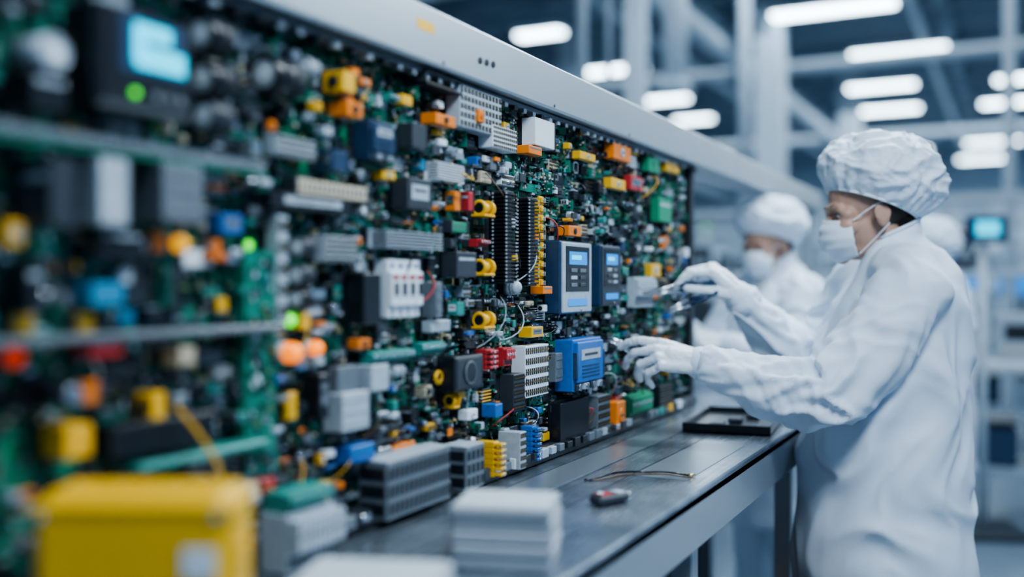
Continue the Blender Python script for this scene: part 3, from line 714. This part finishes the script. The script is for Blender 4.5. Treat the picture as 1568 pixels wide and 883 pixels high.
B.box(.02,1.56,TZ+.009,.05,2.40,.016,'blk',.002)
B.box(.028,1.56,TZ+.022,.03,2.40,.012,'dgr',.002)
B.box(.012,1.56,TZ+.045,.02,2.40,.006,'mgr',.001)
bot=[('slots',566,698,690,785,.05,'mgr'),('slots',690,684,742,742,.05,'mgr'),('term',744,680,776,712,.05,'yel'),('header',776,664,806,702,.045,'lgr'),('term',806,656,826,684,.04,'blu'),
('relay',848,614,902,650,.025,'blk'),('header',904,606,934,640,.03,'mgr'),('pot',934,616,958,638,.03,'org'),('term',958,604,1000,630,.03,'grn'),('header',1000,590,1030,612,.03,'blk')]
for k,x1,y1,x2,y2,p,m in bot:
    X=.02+p; ya=y_of(x1,.02+p*.4); yb=max(y_of(x2,X),ya+.02); xm=(x1+x2)/2; zb=z_of(xm,y1,X); za=TZ+.012
    putc(B,k,ya,yb,za,max(zb,za+.03),p,.02,1,m)
B.id()
for i in range(46):
    y=.9+i*.039
    if R.random()<.85: B.box(.05,y,TZ+.022,.012,R.uniform(.015,.03),R.uniform(.010,.02),R.choice(['lgr','slv','dgr','yel','tea','wht','mgr','blk']),.001)
B.build('bottom_rail',panel)
B=MB(); ya=y_of(398,.05); yb=y_of(522,.10)
putc(B,'term',ya,yb,TZ+.002,TZ+.072,.058,.050,1,'lgr'); putc(B,'term',ya+.004,yb-.004,TZ+.068,TZ+.096,.042,.052,1,'tea'); B.build('terminal_block',panel)
# ---------------------------------------------------------------- things on the bench
B=MB(); B.id()
w,d,h=.172,.08,.163
B.box(0,0,h/2,w,d,h,'boxyel',.012); B.box(0,0,h-.012,w+.004,d+.004,.006,'boxyel',.002)
B.box(.012,-d/2-.001,.055,.055,.003,.06,'dgr',.001); B.box(.012,-d/2-.0025,.058,.044,.002,.045,'mgr',.001)
B.box(.060,-d/2-.001,.105,.028,.002,.026,'wht'); B.cyl((.058,-d/2-.004,.062),(.058,-d/2+.001,.062),.008,.008,'red',14)
for sx in(-1,1):
    B.cyl((sx*.075,-d/2-.002,.145),(sx*.075,-d/2+.002,.145),.004,.004,'slv',10); B.box(sx*(w/2+.001),0,.10,.004,.03,.03,'boxyel',.002)
B.box(0,0,.003,w*.9,d*.8,.006,'dgr')
B.build('yellow_instrument_case',None,(.160,.645,TZ+.001),TH)
def stack(name,x,y,rz,w,d,n,th,seed):
    q=random.Random(seed); B=MB(); B.id()
    for i in range(n):
        ox,oy=q.uniform(-.002,.002),q.uniform(-.002,.002)
        B.box(ox,oy,th*(i+.5),w,d,th*.94,'paper',.003); B.box(ox,oy,th*(i+.92),w*.92,d*.92,th*.18,'paper_w',.001)
    B.build(name,None,(x,y,TZ+.001),rz)
stack('stack_of_white_trays',.290,1.10,.30,.122,.10,5,.0155,1)
stack('stack_of_white_trays',.265,.84,.35,.15,.12,4,.012,2)
B=MB(); B.id(); B.box(0,0,.008,.03,.065,.014,'dgr',.004); B.box(0,-.012,.0155,.02,.025,.002,'red',.001); B.box(0,.018,.0155,.022,.018,.002,'lgr',.001); B.box(0,.034,.009,.018,.012,.01,'slv',.002); B.cyl((0,-.02,.016),(0,-.02,.019),.005,.005,'wht',12)
B.build('circuit_tester',None,(.285,1.46,TZ+.001),-.45)
B=MB(); B.id()
pts=[Vector((-.09+.17*t,.02*math.sin(t*9)+.05*t,.0035+.014*math.sin(t*math.pi)**2)) for t in [i/24 for i in range(25)]]
B.tube(pts,.0020,'blk',6); B.tube([Vector((p.x+.004,p.y-.010-.012*math.sin(i*.35),p.z*.7+.001)) for i,p in enumerate(pts)],.0016,'brn',6)
B.cyl(pts[-1],pts[-1]+Vector((.012,.004,0)),.003,.002,'gld',8); B.cyl(pts[0],pts[0]-Vector((.012,.004,0)),.003,.002,'dgr',8)
B.build('loose_wires',None,(.278,1.64,TZ),.35)
B=MB(); B.id()
B.box(0,0,.003,.20,.34,.006,'blk',.002)
for sx in(-1,1): B.box(sx*.097,0,.011,.006,.34,.018,'blk',.002)
for sy in(-1,1): B.box(0,sy*.167,.011,.2,.006,.018,'blk',.002)
for i in range(3): B.box(-.03+i*.03,-.1+i*.09,.012,.03,.06,.010,R.choice(['dgr','mgr','blk']),.002)
B.build('parts_tray',None,(.245,2.42,TZ+.002),.1)
# ---------------------------------------------------------------- hall
B=MB(); B.id(); B.box(-2,14.5,-.05,22,37,.1,'floorm'); B.build('floor')
B=MB(); B.id(); B.box(-2,14.5,5.25,22,37,.1,'ceil'); B.build('ceiling')
B=MB(); B.id(); B.box(-2,33,2.6,22,.2,5.2,'wallm')
for i in range(9): B.box(-11+i*2.4,32.88,3.3,1.6,.06,1.2,'benchtop')
B.build('wall_far')
B=MB(); B.id(); B.box(-13,14.5,2.6,.2,37,5.2,'wallm')
for i in range(12): B.box(-12.87,0+i*3,2.6,.12,.25,5.2,'hall_col')
B.build('wall_left')
B=MB(); B.id()
for i in range(14):
    y=2.+i*2.4
    B.box(-2,y,4.98,21.8,.10,.16,'hall_beam'); B.box(-2,y,4.72,21.8,.07,.07,'hall_beam')
    for j in range(26): 
        x=-12+j*.85; B.cyl((x,y,4.72),(x+.42,y,4.98),.02,.02,'hall_beam',6); B.cyl((x+.42,y,4.98),(x+.85,y,4.72),.02,.02,'hall_beam',6)
for x in(-9.5,-6.2,-2.8,.0,2.2,5.): B.box(x,14.5,5.05,.16,36,.24,'hall_beam')
B.build('roof_trusses')
B=MB(); B.id()
for x,z,r in((-5.6,4.35,.10),(-3.3,4.5,.06),(-2.4,4.3,.14),(-.2,4.55,.05),(1.6,4.3,.12),(-7.4,4.3,.2)):
    B.cyl((x,1,z),(x,32,z),r,r,'hall_col',14)
    for i in range(12): B.cyl((x,3+i*2.5,z),(x,3+i*2.5,5.2),.012,.012,'hall_beam',6)
for y in(8.2,13.2,20.): B.cyl((-12,y,4.15),(8,y,4.15),.07,.07,'hall_col',12)
B.build('ceiling_pipes')
B=MB(); B.id()
LAMPS=[(-4.45,11.3,.6),(-4.35,13.7,.9),(-4.45,16.3,.8),(-4.6,18.5,.7),(-1.0,11.8,1.35),(-.54,14.3,1.2),(-1.03,16.75,1.),(-1.3,19.05,1.3),(-1.5,22.2,1.6),(-1.5,25.,1.2),(.95,17.05,.7),(.75,19.2,.8),(.6,22.2,1.),(.45,24.4,1.1),(.2,27.6,1.2),
(-1.0,9.3,1.3),(-1.,6.8,1.3),(-4.45,8.9,1.),(-4.45,6.4,1.),(2.6,9.5,1.2),(2.6,12,1.2),(2.6,14.5,1.2),(4.5,9.5,1.2),(4.5,12,1.2),(-8,8,1.2),(-8,11,1.2),(-8,14,1.2),(2.6,5.,1.2),(-1.,3.6,1.3)]
for x,y,w in LAMPS:
    B.box(x,y,4.47,w,.20,.05,'lamp',.01); B.box(x,y,4.52,w+.06,.28,.06,'hall_col',.01)
    for s in(-1,1): B.cyl((x+s*w*.4,y,4.5),(x+s*w*.4,y,5.2),.008,.008,'hall_beam',6)
B.build('fluorescent_ceiling_lights')
for nm,x,y,w in(('column',-1.76,12.1,.32),('column',-2.2,8.54,.17),('column',-5.2,14.,.3),('column',.82,8.94,.09),('column',-1.7,18.2,.35),('column',2.4,13.,.35)):
    B=MB(); B.id(); B.box(0,0,2.6,w,w,5.2,'hall_col',.015); B.box(0,0,.04,w*1.5,w*1.5,.08,'hall_col',.01); B.box(0,0,4.6,w*1.3,w*1.3,.1,'hall_col',.01); B.build(nm,None,(x,y,0))
B=MB(); B.id()
for x,y,z0,r in((-1.86,6.47,1.9,.035),(-2.02,9.15,3.2,.11),(-1.56,9.98,2.0,.06),(-1.75,6.7,2.2,.02)):
    B.cyl((x,y,z0),(x,y,5.2),r,r,'hall_col',16); B.cyl((x,y,z0),(x,y,z0+.06),r*1.3,r*1.3,'hall_col',16); B.box(x,y,z0-.02,r*2.4,r*2.4,.05,'hall_beam',.005)
B.build('service_drops')
def station(x,y,rz,seed,L=1.8,mon=True,bin_=None):
    q=random.Random(seed); root=empty('assembly_workstation',(x,y,0),rz)
    B=MB(); B.id(); B.box(0,0,.89,L,.7,.04,'benchtop',.005)
    for sx in(-1,1):
        for sy in(-1,1): B.box(sx*(L/2-.04),sy*.3,.435,.05,.05,.87,'hall_col',.004)
        B.box(sx*(L/2-.04),.3,1.4,.04,.04,1.0,'hall_col',.004)
    B.box(0,.3,.25,L-.1,.04,.04,'hall_col'); B.box(0,0,.3,L-.12,.6,.03,'machine',.004)
    B.box(0,.24,1.42,L,.26,.025,'benchtop',.003); B.box(0,.3,1.88,L,.06,.05,'hall_col',.003)
    B.build('bench',root)
    B=MB(); B.id(); xx=-L/2+.12
    while xx<L/2-.2:
        w=q.uniform(.1,.3); h=q.uniform(.12,.4); m=q.choice(['machine','benchtop','dgr','lgr','machine','machine','nav'])
        B.box(xx+w/2,.12,.91+h/2,w,.3,h,m,.01); B.box(xx+w/2,-.032,.91+h*.6,w*.6,.006,h*.35,q.choice(['blk','dgr','dgr','lgr']),.002)
        for i in range(3): B.cyl((xx+w*(.25+.25*i),-.03,.91+h*.2),(xx+w*(.25+.25*i),-.045,.91+h*.2),.01,.01,q.choice(['blk','yel','red']),10)
        xx+=w+q.uniform(.02,.1)
    xx=-L/2+.1
    while xx<L/2-.15:
        w=q.uniform(.08,.2); h=q.uniform(.08,.24); B.box(xx+w/2,.24,1.435+h/2,w,.2,h,q.choice(['machine','benchtop','lgr','nav','dgr','machine']),.006); B.box(xx+w/2,.137,1.435+h*.4,w*.5,.004,h*.3,'lgr')
        xx+=w+q.uniform(.01,.06)
    xx=-L/2+.15
    while xx<L/2-.3:
        w=q.uniform(.25,.4); B.box(xx+w/2,0,.315+.11,w,.4,.22,bin_ or q.choice(['nav','dgr','machine','benchtop']),.015); B.box(xx+w/2,0,.56,w*1.05,.42,.02,'dgr',.005); xx+=w+.06
    B.build('instruments',root)
    if mon:
        B=MB(); B.id(); B.cyl((L*.3,-.12,.91),(L*.3,-.12,1.25),.02,.02,'dgr',10); B.box(L*.3,-.14,1.33,.36,.03,.24,'blk',.008); B.box(L*.3,-.157,1.33,.32,.004,.2,'e_blu',.001); B.cyl((L*.3,-.12,.90),(L*.3,-.12,.92),.09,.09,'dgr',16)
        B.build('monitor',root)
    return root
station(-1.0,4.9,math.pi/2+.0,5,1.9,False)
station(-.9,7.3,.2,6,1.8,False); station(-1.6,9.6,.1,7,2.0); station(1.2,6.5,0.05,8,1.5,False,'nav'); station(.4,9.7,.0,9,1.8,False); station(-2.6,6.6,.3,10); station(.2,12.8,0,11,2.2); station(-2.2,13.,0,12,2.2); station(2.0,16.,0,13,2.4); station(-.4,16.5,0,14,2.4); station(-2.6,20.,0,15,3.); station(2.6,10.4,0,16,2.)
def machine(x,y,w,d,h,seed):
    q=random.Random(seed); B=MB(); B.id()
    B.box(0,0,h/2,w,d,h,'machine',.03); B.box(0,-d/2-.01,h*.62,w*.7,.03,h*.3,'dgr',.01); B.box(w*.25,-d/2-.03,h*.8,w*.22,.03,h*.12,'e_blu',.003)
    B.box(0,-d/2-.01,h*.25,w*.85,.03,h*.32,'hall_col',.01); B.box(0,0,h+.03,w*.6,d*.6,.08,'hall_col',.01); B.cyl((w*.4,0,h),(w*.4,0,h+.3),.02,.02,'slv',8); B.cyl((w*.4,0,h+.3),(w*.4,0,h+.4),.04,.04,'e_grn' if q.random()<.5 else 'org',12)
    B.build('process_machine',None,(x,y,0))
machine(1.9,22,2.4,1.6,2.0,1); machine(-1.2,24,2.6,1.6,2.2,2); machine(-4.6,23,2.6,1.6,2.2,3); machine(-4.6,16.5,2.,1.4,1.9,4); machine(-5.0,10.5,1.8,1.4,1.9,5)
B=MB(); B.id(); B.cyl((0,0,0),(0,0,1.6),.022,.022,'hall_col',12); B.box(0,0,.02,.4,.4,.04,'dgr',.01); B.box(0,-.05,1.64,.21,.05,.15,'nav',.01); B.box(0,-.078,1.645,.12,.006,.075,'e_cya',.001); B.box(0,-.078,1.585,.1,.004,.012,'lgr')
B.build('operator_terminal',None,(.70,5.95,0),.35)
# ---------------------------------------------------------------- lights, world, camera
def area(name,loc,size,energy,col,target):
    l=bpy.data.lights.new(name,'AREA'); l.shape='RECTANGLE'; l.size,l.size_y=size; l.energy=energy; l.color=col
    o=bpy.data.objects.new(name,l); bpy.context.scene.collection.objects.link(o); o.location=loc
    o.rotation_euler=(Vector(target)-Vector(loc)).to_track_quat('-Z','Y').to_euler(); return o
area('bench_fill_light',(1.3,.7,2.9),(.9,.5),60,(.82,.92,1),(0,1.6,1.3))  # added fill lights to brighten bench and workers, no fixtures modelled here
area('bench_fill_light',(.40,3.1,3.1),(1.0,.4),54,(.80,.91,1),(.45,2.5,1.2))
area('bench_fill_light',(1.4,4.4,3.3),(1.6,.8),60,(.80,.91,1),(.2,3.8,1.2))
area('hall_fill_light',(-2,9,4.3),(8,6),330,(.76,.89,1),(-2,9,0))  # added broad fill lights brightening the hall, on top of the fluorescent fixtures
area('hall_fill_light',(-1,17,4.3),(10,8),620,(.76,.89,1),(-1,17,0))
area('hall_fill_light',(-1,27,4.3),(12,8),900,(.76,.89,1),(-1,27,0))
w=bpy.data.worlds.new('World'); bpy.context.scene.world=w; w.use_nodes=True
w.node_tree.nodes['Background'].inputs[0].default_value=(.42,.68,1.0,1); w.node_tree.nodes['Background'].inputs[1].default_value=.48
cd=bpy.data.cameras.new('Camera'); co=bpy.data.objects.new('Camera',cd); bpy.context.scene.collection.objects.link(co)
co.location=(CAMX,0,CAMZ); co.rotation_euler=(math.pi/2,0,TH); cd.lens=35; cd.sensor_width=36; cd.shift_y=-.0048; cd.clip_start=.02
cd.dof.use_dof=True; cd.dof.focus_distance=1.92; cd.dof.aperture_fstop=.92
bpy.context.scene.camera=co
try: bpy.context.scene.view_settings.look='AgX - Medium High Contrast'
except Exception as e: pass
